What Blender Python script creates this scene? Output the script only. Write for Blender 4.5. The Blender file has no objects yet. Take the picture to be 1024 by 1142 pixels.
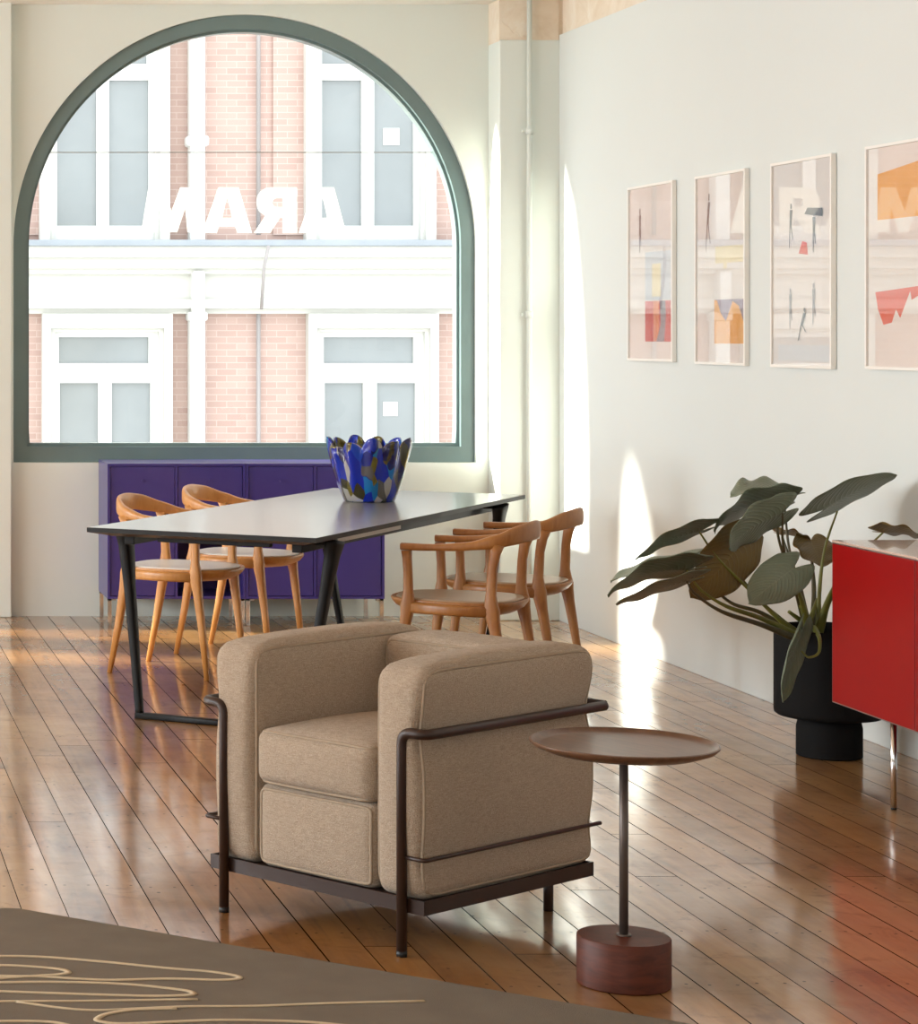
import bpy, bmesh, math, random
from mathutils import Vector, Matrix
random.seed(7)
S = bpy.context.scene
COL = S.collection
PI = math.pi

# ------------------------------------------------------------------ camera
F, H, PX, PY = 2680.0, 1.46, -205.0, 370.0      # focal length in px, eye height, principal point
cam_d = bpy.data.cameras.new('camera'); cam = bpy.data.objects.new('camera', cam_d); COL.objects.link(cam)
cam.location = (0, 0, H); cam.rotation_euler = (PI/2, 0, 0)
cam_d.sensor_fit = 'VERTICAL'; cam_d.sensor_height = 24.0
cam_d.lens = F/1142.0*24.0
cam_d.shift_x = (512.0-PX)/1142.0; cam_d.shift_y = -(571.0-PY)/1142.0
cam_d.clip_end = 200
S.camera = cam

def at(x, y, Y):            # a point of the place seen at (x, y) and standing at distance Y
    return Vector(((x-PX)*Y/F, Y, H-(y-PY)*Y/F))
def gnd(x, y, z=0.0):       # a point at height z
    Y = F*(H-z)/(y-PY)
    return Vector(((x-PX)*Y/F, Y, z))

# ------------------------------------------------------------------ world, sun, fill lights, exposure
W = bpy.data.worlds.new('sky'); S.world = W; W.use_nodes = True
bg = W.node_tree.nodes['Background']; bg.inputs['Color'].default_value = (0.93, 0.97, 1.0, 1); bg.inputs['Strength'].default_value = 3.0
sun_d = bpy.data.lights.new('sun', 'SUN'); sun = bpy.data.objects.new('sun', sun_d); COL.objects.link(sun)
sun_d.energy = 27.0; sun_d.angle = math.radians(2.6); sun_d.color = (1.0, 0.95, 0.85)
sd = Vector((0.957, -0.287, -0.42)).normalized()
sun.rotation_euler = sd.to_track_quat('-Z', 'Y').to_euler(); sun.location = (-8, 18, 9)
def area(name, loc, direction, sx, sy, power, color):
    d = bpy.data.lights.new(name, 'AREA'); d.shape = 'RECTANGLE'; d.size = sx; d.size_y = sy; d.energy = power; d.color = color
    o = bpy.data.objects.new(name, d); COL.objects.link(o); o.location = loc
    o.rotation_euler = Vector(direction).to_track_quat('-Z', 'Z').to_euler()
    return o
# added fill lamps by the left wall and behind the camera, all unseen
for k, y in enumerate((3.6, 6.6, 9.6)):
    area('left_fill_light', (-6.86, y, 2.0), (1, 0, -0.12), 1.7, 2.3, (155, 175, 280)[k], (0.86, 0.94, 1.0))
area('near_fill_light', (-2.5, -3.86, 1.9), (0.1, 1, -0.1), 4.5, 2.3, 45, (0.95, 0.97, 1.0))
S.view_settings.view_transform = 'Standard'; S.view_settings.look = 'None'
S.view_settings.gamma = 1.0; S.view_settings.use_curve_mapping = False
S.view_settings.exposure = 0.08
S.render.engine = 'CYCLES'
S.cycles.max_bounces = 10; S.cycles.diffuse_bounces = 6; S.cycles.glossy_bounces = 5
S.cycles.transmission_bounces = 8; S.cycles.transparent_max_bounces = 10
S.cycles.sample_clamp_indirect = 6.0; S.cycles.caustics_reflective = False; S.cycles.caustics_refractive = False

# ------------------------------------------------------------------ helpers
def lin(c):
    return tuple((v/255/12.92 if v/255 <= .04045 else ((v/255+.055)/1.055)**2.4) for v in c)
def rgb(r, g, b): return lin((r, g, b)) + (1.0,)

class NT:
    def __init__(s, mat): s.t = mat.node_tree; s.n = s.t.nodes; s.l = s.t.links
    def new(s, typ, **kw):
        nd = s.n.new(typ)
        for k, v in kw.items(): setattr(nd, k, v)
        return nd
    def link(s, a, b): s.l.new(a, b)
    def math(s, op, a, b=None, c=None):
        nd = s.n.new('ShaderNodeMath'); nd.operation = op
        for i, v in enumerate((a, b, c)):
            if v is None: continue
            if isinstance(v, (int, float)): nd.inputs[i].default_value = v
            else: s.l.new(v, nd.inputs[i])
        return nd.outputs[0]
    def mix(s, fac, a, b, mode='MIX'):
        nd = s.n.new('ShaderNodeMix'); nd.data_type = 'RGBA'; nd.blend_type = mode
        for i, v in ((0, fac), (6, a), (7, b)):
            if isinstance(v, (int, float, tuple)): nd.inputs[i].default_value = v
            else: s.l.new(v, nd.inputs[i])
        return nd.outputs[2]
    def coords(s, kind='Object', scale=(1, 1, 1), rot=(0, 0, 0)):
        tc = s.n.new('ShaderNodeTexCoord'); mp = s.n.new('ShaderNodeMapping')
        mp.inputs['Scale'].default_value = scale; mp.inputs['Rotation'].default_value = rot
        s.l.new(tc.outputs[kind], mp.inputs['Vector']); return mp.outputs[0]
    def noise(s, vec, scale, detail=4, rough=.55, dist=0.0):
        nd = s.n.new('ShaderNodeTexNoise'); nd.inputs['Scale'].default_value = scale; nd.inputs['Detail'].default_value = detail
        nd.inputs['Roughness'].default_value = rough; nd.inputs['Distortion'].default_value = dist
        s.l.new(vec, nd.inputs['Vector']); return nd.outputs[0]
    def ramp(s, fac, stops, interp='LINEAR'):
        nd = s.n.new('ShaderNodeValToRGB'); nd.color_ramp.interpolation = interp
        el = nd.color_ramp.elements
        while len(el) > 1: el.remove(el[-1])
        el[0].position, el[0].color = stops[0][0], stops[0][1]
        for p, c in stops[1:]:
            e = el.new(p); e.color = c
        s.l.new(fac, nd.inputs[0]); return nd.outputs[0]
    def bump(s, height, strength, dist=.002, normal=None):
        nd = s.n.new('ShaderNodeBump'); nd.inputs['Strength'].default_value = strength; nd.inputs['Distance'].default_value = dist
        s.l.new(height, nd.inputs['Height'])
        if normal is not None: s.l.new(normal, nd.inputs['Normal'])
        return nd.outputs[0]

def base_mat(name, color=(.5, .5, .5, 1), rough=.5, metal=0., coat=0., coat_rough=.05, spec=.5):
    m = bpy.data.materials.new(name); m.use_nodes = True
    b = m.node_tree.nodes['Principled BSDF']
    b.inputs['Base Color'].default_value = color; b.inputs['Roughness'].default_value = rough
    b.inputs['Metallic'].default_value = metal; b.inputs['Coat Weight'].default_value = coat
    b.inputs['Coat Roughness'].default_value = coat_rough; b.inputs['Specular IOR Level'].default_value = spec
    return m, NT(m), b

def mottled(name, c1, c2, scale=3., rough=.6, metal=0., bump=0., bscale=60., coat=0., spec=.5, coat_rough=.05, detail=5):
    m, n, b = base_mat(name, c1, rough, metal, coat, coat_rough, spec)
    v = n.coords()
    f = n.noise(v, scale, detail)
    n.link(n.mix(f, c1, c2), b.inputs['Base Color'])
    if bump: n.link(n.bump(n.noise(v, bscale, 3), bump), b.inputs['Normal'])
    return m

def wood(name, c1, c2, rough=.4, scale=(40, 40, 3), coat=0., spec=.5):
    m, n, b = base_mat(name, c1, rough, 0, coat, .15, spec)
    v = n.coords(scale=scale)
    f = n.noise(v, 1.0, 6, .6, .8)
    col = n.ramp(f, [(.3, c2), (.62, c1)])
    n.link(col, b.inputs['Base Color'])
    n.link(n.bump(f, .08, .001), b.inputs['Normal'])
    return m

# --- bmesh shapes
def BM(): return bmesh.new()
def box(bm, lo, hi, M=None, mi=0, bevel=0.0, seg=2):
    t = bmesh.new()
    r = bmesh.ops.create_cube(t, size=1.0)
    c = [(a+b)/2 for a, b in zip(lo, hi)]; d = [b-a for a, b in zip(lo, hi)]
    for v in t.verts: v.co = Vector((c[0]+v.co.x*d[0], c[1]+v.co.y*d[1], c[2]+v.co.z*d[2]))
    if bevel: bmesh.ops.bevel(t, geom=list(t.edges), offset=bevel, segments=seg, affect='EDGES', profile=.5)
    merge(bm, t, M, mi)
def merge(bm, t, M=None, mi=0):
    vm = {}
    for v in t.verts: vm[v] = bm.verts.new(M @ v.co if M else v.co)
    for f in t.faces:
        nf = bm.faces.new([vm[v] for v in f.verts]); nf.material_index = mi or f.material_index; nf.smooth = f.smooth
    t.free()
def frames(pts, up=None):
    T = []
    n = len(pts)
    for i in range(n):
        a = pts[max(i-1, 0)]; b = pts[min(i+1, n-1)]
        T.append((b-a).normalized())
    if up is None:
        up0 = Vector((0, 0, 1)) if abs(T[0].z) < .9 else Vector((1, 0, 0))
        N = [(up0 - T[0]*up0.dot(T[0])).normalized()]
        for i in range(1, n):
            q = T[i-1].rotation_difference(T[i]); v = q @ N[-1]
            N.append((v - T[i]*v.dot(T[i])).normalized())
    else:
        N = [(up - t*up.dot(t)).normalized() for t in T]
    return T, N
def tube(bm, pts, r, seg=12, up=None, r2=None, power=2.0, caps=True, mi=0):
    """sweep; r = half width (sideways), r2 = half height (along up); numbers or lists"""
    pts = [Vector(p) for p in pts]; n = len(pts)
    R = r if isinstance(r, (list, tuple)) else [r]*n
    R2 = R if r2 is None else (r2 if isinstance(r2, (list, tuple)) else [r2]*n)
    T, N = frames(pts, up)
    rings = []
    for i in range(n):
        Bv = T[i].cross(N[i])
        ring = []
        for k in range(seg):
            a = 2*PI*(k+.5)/seg
            c, s = math.cos(a), math.sin(a)
            if power != 2.0:
                c = math.copysign(abs(c)**(2/power), c); s = math.copysign(abs(s)**(2/power), s)
            ring.append(bm.verts.new(pts[i] + Bv*(c*R[i]) + N[i]*(s*R2[i])))
        rings.append(ring)
    for i in range(n-1):
        for k in range(seg):
            f = bm.faces.new((rings[i][k], rings[i][(k+1) % seg], rings[i+1][(k+1) % seg], rings[i+1][k])); f.smooth = True; f.material_index = mi
    if caps:
        f = bm.faces.new(rings[0][::-1]); f.material_index = mi
        f = bm.faces.new(rings[-1]); f.material_index = mi
def fillet(pts, r, n=6):
    pts = [Vector(p) for p in pts]; out = [pts[0]]
    for i in range(1, len(pts)-1):
        a, b, c = pts[i-1], pts[i], pts[i+1]
        d1 = (a-b); d2 = (c-b)
        rr = min(r, d1.length*.49, d2.length*.49)
        p1 = b + d1.normalized()*rr; p2 = b + d2.normalized()*rr
        for k in range(n+1):
            t = k/n
            out.append(p1*(1-t)**2 + b*2*t*(1-t) + p2*t*t)
    out.append(pts[-1]); return out
def spline(pts, n=8):
    pts = [Vector(p) for p in pts]; out = []
    P = [pts[0]*2-pts[1]] + pts + [pts[-1]*2-pts[-2]]
    for i in range(1, len(P)-2):
        for k in range(n):
            t = k/n
            a, b, c, d = P[i-1], P[i], P[i+1], P[i+2]
            out.append(.5*((2*b) + (c-a)*t + (2*a-5*b+4*c-d)*t*t + (3*b-a-3*c+d)*t**3))
    out.append(pts[-1]); return out
def lerp_list(vals, m):
    out = []
    for i in range(m):
        t = i/(m-1)*(len(vals)-1); k = min(int(t), len(vals)-2); f = t-k
        f = f*f*(3-2*f)
        out.append(vals[k]*(1-f)+vals[k+1]*f)
    return out
def lathe(bm, prof, seg=48, c=(0, 0), mi=0, smooth=True, caps=True):
    rings = []
    for r, z in prof:
        rings.append([bm.verts.new((c[0]+r*math.cos(2*PI*k/seg), c[1]+r*math.sin(2*PI*k/seg), z)) for k in range(seg)])
    for i in range(len(rings)-1):
        for k in range(seg):
            f = bm.faces.new((rings[i][k], rings[i][(k+1) % seg], rings[i+1][(k+1) % seg], rings[i+1][k])); f.smooth = smooth; f.material_index = mi
    if caps:
        bm.faces.new(rings[0][::-1]).material_index = mi; bm.faces.new(rings[-1]).material_index = mi
def prism(bm, poly, fn, d0, d1, mi=0):
    """poly = 2D outline; fn(u, v, d) -> point; extruded from d0 to d1"""
    a = [bm.verts.new(fn(u, v, d0)) for u, v in poly]; b = [bm.verts.new(fn(u, v, d1)) for u, v in poly]
    n = len(poly)
    fs = [bm.faces.new(a), bm.faces.new(b[::-1])]
    for i in range(n): fs.append(bm.faces.new((a[i], b[i], b[(i+1) % n], a[(i+1) % n])))
    for f in fs: f.material_index = mi

def obj(name, bm, mats, parent=None, label=None, sharp=None, mods=()):
    bmesh.ops.recalc_face_normals(bm, faces=bm.faces)
    me = bpy.data.meshes.new(name); bm.to_mesh(me); bm.free()
    for m in (mats if isinstance(mats, (list, tuple)) else [mats]): me.materials.append(m)
    o = bpy.data.objects.new(name, me); COL.objects.link(o)
    if parent: o.parent = parent
    if label: o['label'] = label
    if sharp is not None:
        for p in me.polygons: p.use_smooth = True
        me.set_sharp_from_angle(angle=math.radians(sharp))
    return o
def tag(o, label, cat, group=None):
    o['label'] = label; o['category'] = cat
    if group: o['group'] = group
    return o
def thing(name, label, cat, loc=(0, 0, 0), rz=0., group=None):
    o = bpy.data.objects.new(name, None); COL.objects.link(o); o.location = loc; o.rotation_euler = (0, 0, rz)
    o.empty_display_size = .05
    return tag(o, label, cat, group)
def struct(o): o['kind'] = 'structure'; return o
def children(o): return [c for c in bpy.data.objects if c.parent == o]
def dup(root, loc, rz, label=None):
    def rec(o, par):
        c = o.copy(); COL.objects.link(c)
        if par: c.parent = par
        for ch in children(o): rec(ch, c)
        return c
    kids = children(root)
    r = root.copy(); COL.objects.link(r)
    for ch in kids: rec(ch, r)
    r.location = loc; r.rotation_euler = (0, 0, rz)
    if label: r['label'] = label
    return r

# ------------------------------------------------------------------ materials
def floor_material():
    m, n, b = base_mat('floorboards', rough=.3, coat=1.0, coat_rough=.10)
    b.inputs['Coat IOR'].default_value = 1.9
    geo = n.new('ShaderNodeNewGeometry'); sep = n.new('ShaderNodeSeparateXYZ'); n.link(geo.outputs['Position'], sep.inputs[0])
    X, Y = sep.outputs[0], sep.outputs[1]
    P, X0 = .1118, .8545
    u = n.math('DIVIDE', n.math('SUBTRACT', X, X0), P)
    row = n.math('FLOOR', u); fx = n.math('FRACT', u)
    wn = n.new('ShaderNodeTexWhiteNoise', noise_dimensions='1D'); n.link(row, wn.inputs['W'])
    L = 2.9
    v = n.math('ADD', n.math('DIVIDE', Y, L), n.math('MULTIPLY', wn.outputs['Value'], 7.0))
    seg = n.math('FLOOR', v); fy = n.math('FRACT', v)
    wn2 = n.new('ShaderNodeTexWhiteNoise', noise_dimensions='2D')
    cb = n.new('ShaderNodeCombineXYZ'); n.link(row, cb.inputs[0]); n.link(seg, cb.inputs[1]); n.link(cb.outputs[0], wn2.inputs['Vector'])
    # distance to the board edge, in m; gap width varies from joint to joint
    ex = n.math('MULTIPLY', n.math('MINIMUM', fx, n.math('SUBTRACT', 1.0, fx)), P)
    ey = n.math('MULTIPLY', n.math('MINIMUM', fy, n.math('SUBTRACT', 1.0, fy)), L)
    gapx = n.math('LESS_THAN', ex, n.math('ADD', .0009, n.math('MULTIPLY', wn.outputs['Value'], .0013)))
    gapy = n.math('LESS_THAN', ey, .0018)
    gap = n.math('MAXIMUM', gapx, gapy)
    # grain: long streaks along Y, shifted per board
    off = n.new('ShaderNodeCombineXYZ')
    n.link(n.math('ADD', n.math('MULTIPLY', X, 17.0), n.math('MULTIPLY', wn2.outputs['Value'], 40.0)), off.inputs[0])
    n.link(n.math('MULTIPLY', Y, 1.7), off.inputs[1]); n.link(n.math('MULTIPLY', row, 3.1), off.inputs[2])
    grain = n.noise(off.outputs[0], 1.0, 7, .62, 1.2)
    pos = geo.outputs['Position']
    patch = n.noise(pos, 1.3, 4, .6, .4)
    scuff = n.noise(pos, 9.0, 6, .7, .6)
    col = n.ramp(grain, [(.2, rgb(126, 88, 44)), (.5, rgb(168, 120, 64)), (.8, rgb(190, 146, 88))])
    tone = n.ramp(wn2.outputs['Value'], [(0, rgb(196, 180, 166)), (.5, rgb(232, 220, 206)), (1, rgb(255, 248, 240))])
    col = n.mix(1.0, col, tone, 'MULTIPLY')
    worn = n.ramp(patch, [(.42, (0, 0, 0, 1)), (.68, (1, 1, 1, 1))])
    col = n.mix(n.math('MULTIPLY', worn, .5), col, rgb(206, 168, 116))
    dirt = n.ramp(scuff, [(.56, (0, 0, 0, 1)), (.74, (1, 1, 1, 1))])
    col = n.mix(n.math('MULTIPLY', dirt, .55), col, rgb(84, 48, 26))
    # nail heads: two per board at every joist
    j = n.math('FRACT', n.math('DIVIDE', n.math('ADD', Y, n.math('MULTIPLY', wn.outputs['Value'], .05)), .47))
    dy = n.math('MULTIPLY', n.math('SUBTRACT', j, .5), .47)
    dx = n.math('SUBTRACT', n.math('ABSOLUTE', n.math('SUBTRACT', fx, .5)), .28)
    dx = n.math('MULTIPLY', dx, P)
    dd = n.math('SQRT', n.math('ADD', n.math('MULTIPLY', dx, dx), n.math('MULTIPLY', dy, dy)))
    nail = n.math('LESS_THAN', dd, .0040)
    vor = n.new('ShaderNodeTexVoronoi'); vor.inputs['Scale'].default_value = 7.0; n.link(pos, vor.inputs['Vector'])
    knot = n.math('LESS_THAN', vor.outputs['Distance'], .042)
    dark = n.math('MAXIMUM', gap, n.math('MULTIPLY', n.math('MAXIMUM', nail, knot), .85))
    col = n.mix(dark, col, rgb(14, 8, 5))
    n.link(col, b.inputs['Base Color'])
    n.link(n.math('ADD', .30, n.math('MULTIPLY', scuff, .25)), b.inputs['Roughness'])
    cr = n.math('ADD', .04, n.math('MULTIPLY', n.noise(pos, 5.0, 5, .6), .18))
    n.link(cr, b.inputs['Coat Roughness'])
    n.link(n.math('SUBTRACT', 1.0, dark), b.inputs['Coat Weight']); n.link(n.math('MULTIPLY', n.math('SUBTRACT', 1.0, dark), .5), b.inputs['Specular IOR Level'])
    # cupped boards, slight waves, gaps
    cup = n.math('MULTIPLY', n.math('MULTIPLY', n.math('SUBTRACT', fx, .5), n.math('SUBTRACT', fx, .5)), -1.2)
    hgt = n.math('ADD', cup, n.math('MULTIPLY', n.noise(pos, 9.0, 3, .5), .22))
    hgt = n.math('ADD', hgt, n.math('MULTIPLY', grain, .02))
    hgt = n.math('SUBTRACT', hgt, n.math('MULTIPLY', gap, 1.0))
    nb = n.bump(hgt, .55, .0022)
    n.link(nb, b.inputs['Normal']); n.link(nb, b.inputs['Coat Normal'])
    return m

def plaster(name, c1, c2, bscale=25., bump=.15, rough=.85):
    return mottled(name, c1, c2, 1.2, rough, 0, bump, bscale, spec=.3)
M_wall = plaster('white_wall_paint', rgb(217, 222, 219), rgb(212, 217, 214), 18, .06, .55)
M_far = plaster('far_wall_paint', rgb(221, 227, 221), rgb(216, 222, 215), 12, .10, .7)
def rough_plaster():
    m, n, b = base_mat('raw_plaster', rough=.95, spec=.2)
    v = n.coords('Object')
    f = n.noise(v, 5., 8, .7, .6); g = n.noise(v, 60., 4)
    col = n.ramp(f, [(.3, rgb(216, 200, 178)), (.5, rgb(226, 214, 196)), (.64, rgb(231, 223, 209)), (.74, rgb(204, 186, 162))])
    n.link(col, b.inputs['Base Color']); n.link(n.bump(n.math('ADD', f, n.math('MULTIPLY', g, .3)), .6, .006), b.inputs['Normal'])
    return m
M_raw = rough_plaster()
M_ceil = plaster('ceiling_paint', rgb(240, 239, 233), rgb(233, 232, 226))
M_frame_teal = mottled('window_frame_paint', rgb(108, 128, 127), rgb(98, 117, 117), 6, .35, coat=.3)
def pane_glass(name, tint=(1, 1, 1, 1), ior=1.5, haze=0.0):
    m = bpy.data.materials.new(name); m.use_nodes = True; n = NT(m); n.n.clear()
    out = n.new('ShaderNodeOutputMaterial'); tr = n.new('ShaderNodeBsdfTransparent'); gl = n.new('ShaderNodeBsdfGlossy')
    tr.inputs[0].default_value = tint; gl.inputs['Roughness'].default_value = 0.0
    fr = n.new('ShaderNodeFresnel'); g = n.new('ShaderNodeNewGeometry')   # a thin pane mirrors alike from both sides
    n.link(n.math('ADD', ior, n.math('MULTIPLY', g.outputs['Backfacing'], 1/ior-ior)), fr.inputs['IOR'])
    mx = n.new('ShaderNodeMixShader'); n.link(fr.outputs[0], mx.inputs[0]); n.link(tr.outputs[0], mx.inputs[1]); n.link(gl.outputs[0], mx.inputs[2])
    n.link(mx.outputs[0], out.inputs[0]); return m
M_glass = pane_glass('window_glass', (.97, .985, .98, 1))
M_pglass = pane_glass('picture_glass', (1, 1, 1, 1), 1.5)
def vinyl():
    m = bpy.data.materials.new('white_vinyl'); m.use_nodes = True; n = NT(m); n.n.clear()
    out = n.new('ShaderNodeOutputMaterial'); d = n.new('ShaderNodeBsdfDiffuse'); tl = n.new('ShaderNodeBsdfTranslucent'); tr = n.new('ShaderNodeBsdfTransparent')
    d.inputs[0].default_value = tl.inputs[0].default_value = rgb(228, 231, 228)
    a = n.new('ShaderNodeMixShader'); a.inputs[0].default_value = .72; n.link(d.outputs[0], a.inputs[1]); n.link(tl.outputs[0], a.inputs[2])
    b = n.new('ShaderNodeMixShader'); b.inputs[0].default_value = .3; n.link(a.outputs[0], b.inputs[1]); n.link(tr.outputs[0], b.inputs[2])
    n.link(b.outputs[0], out.inputs[0]); return m
M_letter = vinyl()
def fabric():
    m, n, b = base_mat('boucle_fabric', rough=.95, spec=.15)
    v = n.coords()
    f = n.math('ADD', n.math('MULTIPLY', n.noise(v, 330., 3, .7), .6), n.math('MULTIPLY', n.noise(n.coords(scale=(60, 60, 420)), 1., 3, .6), .4)); g = n.noise(v, 7., 4, .6)
    vo = n.new('ShaderNodeTexVoronoi'); vo.inputs['Scale'].default_value = 420; n.link(v, vo.inputs['Vector'])
    col = n.ramp(f, [(.3, rgb(142, 124, 104)), (.55, rgb(184, 168, 149)), (.75, rgb(208, 194, 176))])
    col = n.mix(n.math('MULTIPLY', g, .25), col, rgb(158, 139, 117))
    n.link(col, b.inputs['Base Color'])
    n.link(n.bump(n.math('ADD', n.math('MULTIPLY', f, .6), vo.outputs['Distance']), .8, .003), b.inputs['Normal'])
    b.inputs['Sheen Weight'].default_value = .15; b.inputs['Sheen Roughness'].default_value = .5
    return m
M_fabric = fabric()
M_piping = mottled('piping_fabric', rgb(150, 135, 117), rgb(170, 154, 134), 120, .9, 0, .4, 260, spec=.15)
M_bronze = mottled('brown_lacquered_steel', rgb(46, 29, 21), rgb(54, 35, 26), 8, .45, 0, coat=.05, spec=.35)
M_blacksteel = mottled('black_powder_coat', rgb(13, 12, 11), rgb(19, 17, 16), 14, .5, spec=.2)
M_tip = base_mat('black_rubber', rgb(14, 14, 14), .5)[0]
M_linoleum = mottled('grey_linoleum', rgb(132, 128, 121), rgb(139, 135, 128), 40, .32, coat=.75, coat_rough=.17)
M_edge = mottled('black_table_edge', rgb(15, 13, 12), rgb(22, 19, 17), 10, .45, spec=.25)
M_under = mottled('table_underside', rgb(62, 52, 43), rgb(74, 62, 51), 10, .45)
M_alu = base_mat('aluminium', rgb(176, 176, 172), .3, 1.0)[0]
M_chrome = base_mat('chrome', rgb(214, 214, 214), .12, 1.0)[0]
M_oak = wood('oak_window_lit', rgb(198, 140, 76), rgb(182, 122, 60), .42, (30, 30, 9), .15)  # oak of the left chairs, window light put into the colour
M_oak_shade = wood('oak_shaded', rgb(168, 114, 58), rgb(148, 94, 44), .42, (30, 30, 9), .12)  # same oak for the right chairs, shade put into the colour
M_leather_lit = mottled('leather_window_lit', rgb(222, 219, 212), rgb(214, 210, 202), 12, .32, 0, .15, 180)  # left seat leather, paled by window light put into the colour
M_leather_shade = mottled('leather_shaded', rgb(176, 150, 122), rgb(164, 138, 110), 12, .4, 0, .15, 180)  # right seat leather, the darker copy with shade in its colour
M_walnut = wood('walnut', rgb(90, 42, 25), rgb(62, 27, 16), .5, (12, 12, 60), .0, .3)
M_walnut_top = wood('walnut_top', rgb(104, 72, 50), rgb(82, 54, 36), .38, (60, 7, 60), .2)
M_stem_metal = base_mat('dark_bronze_steel', rgb(96, 86, 80), .4, .5)[0]
M_purple = mottled('purple_lacquer', rgb(60, 50, 124), rgb(56, 46, 118), 4, .34, coat=.35, coat_rough=.15)
M_purple_in = mottled('purple_inside', rgb(60, 46, 120), rgb(56, 42, 114), 4, .6)
M_red = mottled('red_lacquer', rgb(146, 6, 9), rgb(138, 5, 8), 3, .35, coat=.05, coat_rough=.06, spec=.2)
M_red_top = mottled('pale_top_glass', rgb(206, 178, 164), rgb(200, 172, 158), 4, .25, coat=.8)
M_pot = mottled('black_clay', rgb(15, 14, 14), rgb(20, 19, 18), 8, .8, 0, .1, 50, spec=.15)
M_soil = mottled('soil', rgb(46, 32, 22), rgb(72, 52, 36), 30, .95, 0, .8, 60)
M_rug = mottled('taupe_rug_pile', rgb(126, 117, 105), rgb(106, 98, 87), 7, .98, 0, .9, 420, spec=.1)
M_rugline = mottled('cream_rug_pile', rgb(206, 190, 162), rgb(190, 172, 144), 30, .98, 0, .8, 420, spec=.1)
M_picframe = base_mat('pale_aluminium_frame', rgb(236, 233, 226), .4, .1)[0]
M_paper = mottled('print_paper', rgb(226, 216, 208), rgb(220, 209, 200), 3, .8)
def flat(name, *c): return base_mat(name, rgb(*c), .8)[0]
M_white_paint = mottled('white_paintwork', rgb(216, 217, 214), rgb(208, 209, 206), 2, .6)

# ------------------------------------------------------------------ the room
Y_FAR, X_R, CEIL, X_L, Y_N = 12.34, 3.754, 3.14, -7.0, -4.0
WX, WR, WZ, WB = 2.2009, 1.1695, 1.902, .806       # arched window: centre, radius, springing, sill
PITCH = 3.5                                        # spacing of the arched windows along the far wall
WALL_T = .20

bm = BM(); box(bm, (X_L-.3, Y_N-.3, -.12), (X_R+.4, Y_FAR+.28, 0))
struct(obj('floor', bm, floor_material()))
bm = BM(); box(bm, (X_L-.3, Y_N-.3, CEIL), (X_R+.4, Y_FAR+.32, CEIL+.2))
struct(obj('ceiling', bm, M_ceil))

def arch_pt(a, cx, r, zb, grow=0.0):
    c, s = math.cos(a), math.sin(a); R = r+grow; d = WZ-zb+grow
    if s >= 0: return (cx+R*c, WZ+R*s)
    t = min(R/abs(c) if abs(c) > 1e-9 else 1e9, d/abs(s)); return (cx+t*c, WZ+t*s)
def arch_angles(extra=(), zb=WB, r=WR):
    A = [2*PI*k/160 for k in range(160)] + [math.atan2(-(WZ-zb), r), math.atan2(-(WZ-zb), -r)] + list(extra)
    A = sorted(set(round(a % (2*PI), 6) for a in A)); return A
def ring_solid(bm, angs, fin, fout, y0, y1, mi=0):
    """solid between two closed outlines, from depth y0 to y1"""
    V = []
    for a in angs:
        i, o = fin(a), fout(a)
        V.append([bm.verts.new((i[0], y0, i[1])), bm.verts.new((o[0], y0, o[1])), bm.verts.new((o[0], y1, o[1])), bm.verts.new((i[0], y1, i[1]))])
    n = len(V)
    for k in range(n):
        p, q = V[k], V[(k+1) % n]
        for s in range(4):
            f = bm.faces.new((p[s], p[(s+1) % 4], q[(s+1) % 4], q[s])); f.material_index = mi
def rect_pt(a, x0, x1, z0, z1, cx):
    c, s = math.cos(a), math.sin(a); t = 1e9
    if c > 1e-9: t = min(t, (x1-cx)/c)
    if c < -1e-9: t = min(t, (x0-cx)/c)
    if s > 1e-9: t = min(t, (z1-WZ)/s)
    if s < -1e-9: t = min(t, (z0-WZ)/s)
    return (cx+t*c, WZ+t*s)
bm = BM()
edges_x = [X_L, -4.8+PITCH/2, -1.3+PITCH/2, X_R+.35]
for k, cx in enumerate((-4.8, -1.3, WX)):
    x0, x1 = edges_x[k], edges_x[k+1]
    ext = [math.atan2(z-WZ, x-cx) for x in (x0, x1) for z in (-.1, CEIL+.1)]
    ring_solid(bm, arch_angles(ext, WB-.018, WR+.018), lambda a: arch_pt(a, cx, WR, WB, .018), lambda a: rect_pt(a, x0, x1, -.1, CEIL+.1, cx), Y_FAR, Y_FAR+WALL_T)
wf = struct(obj('wall_far', bm, M_far, sharp=25))

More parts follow.
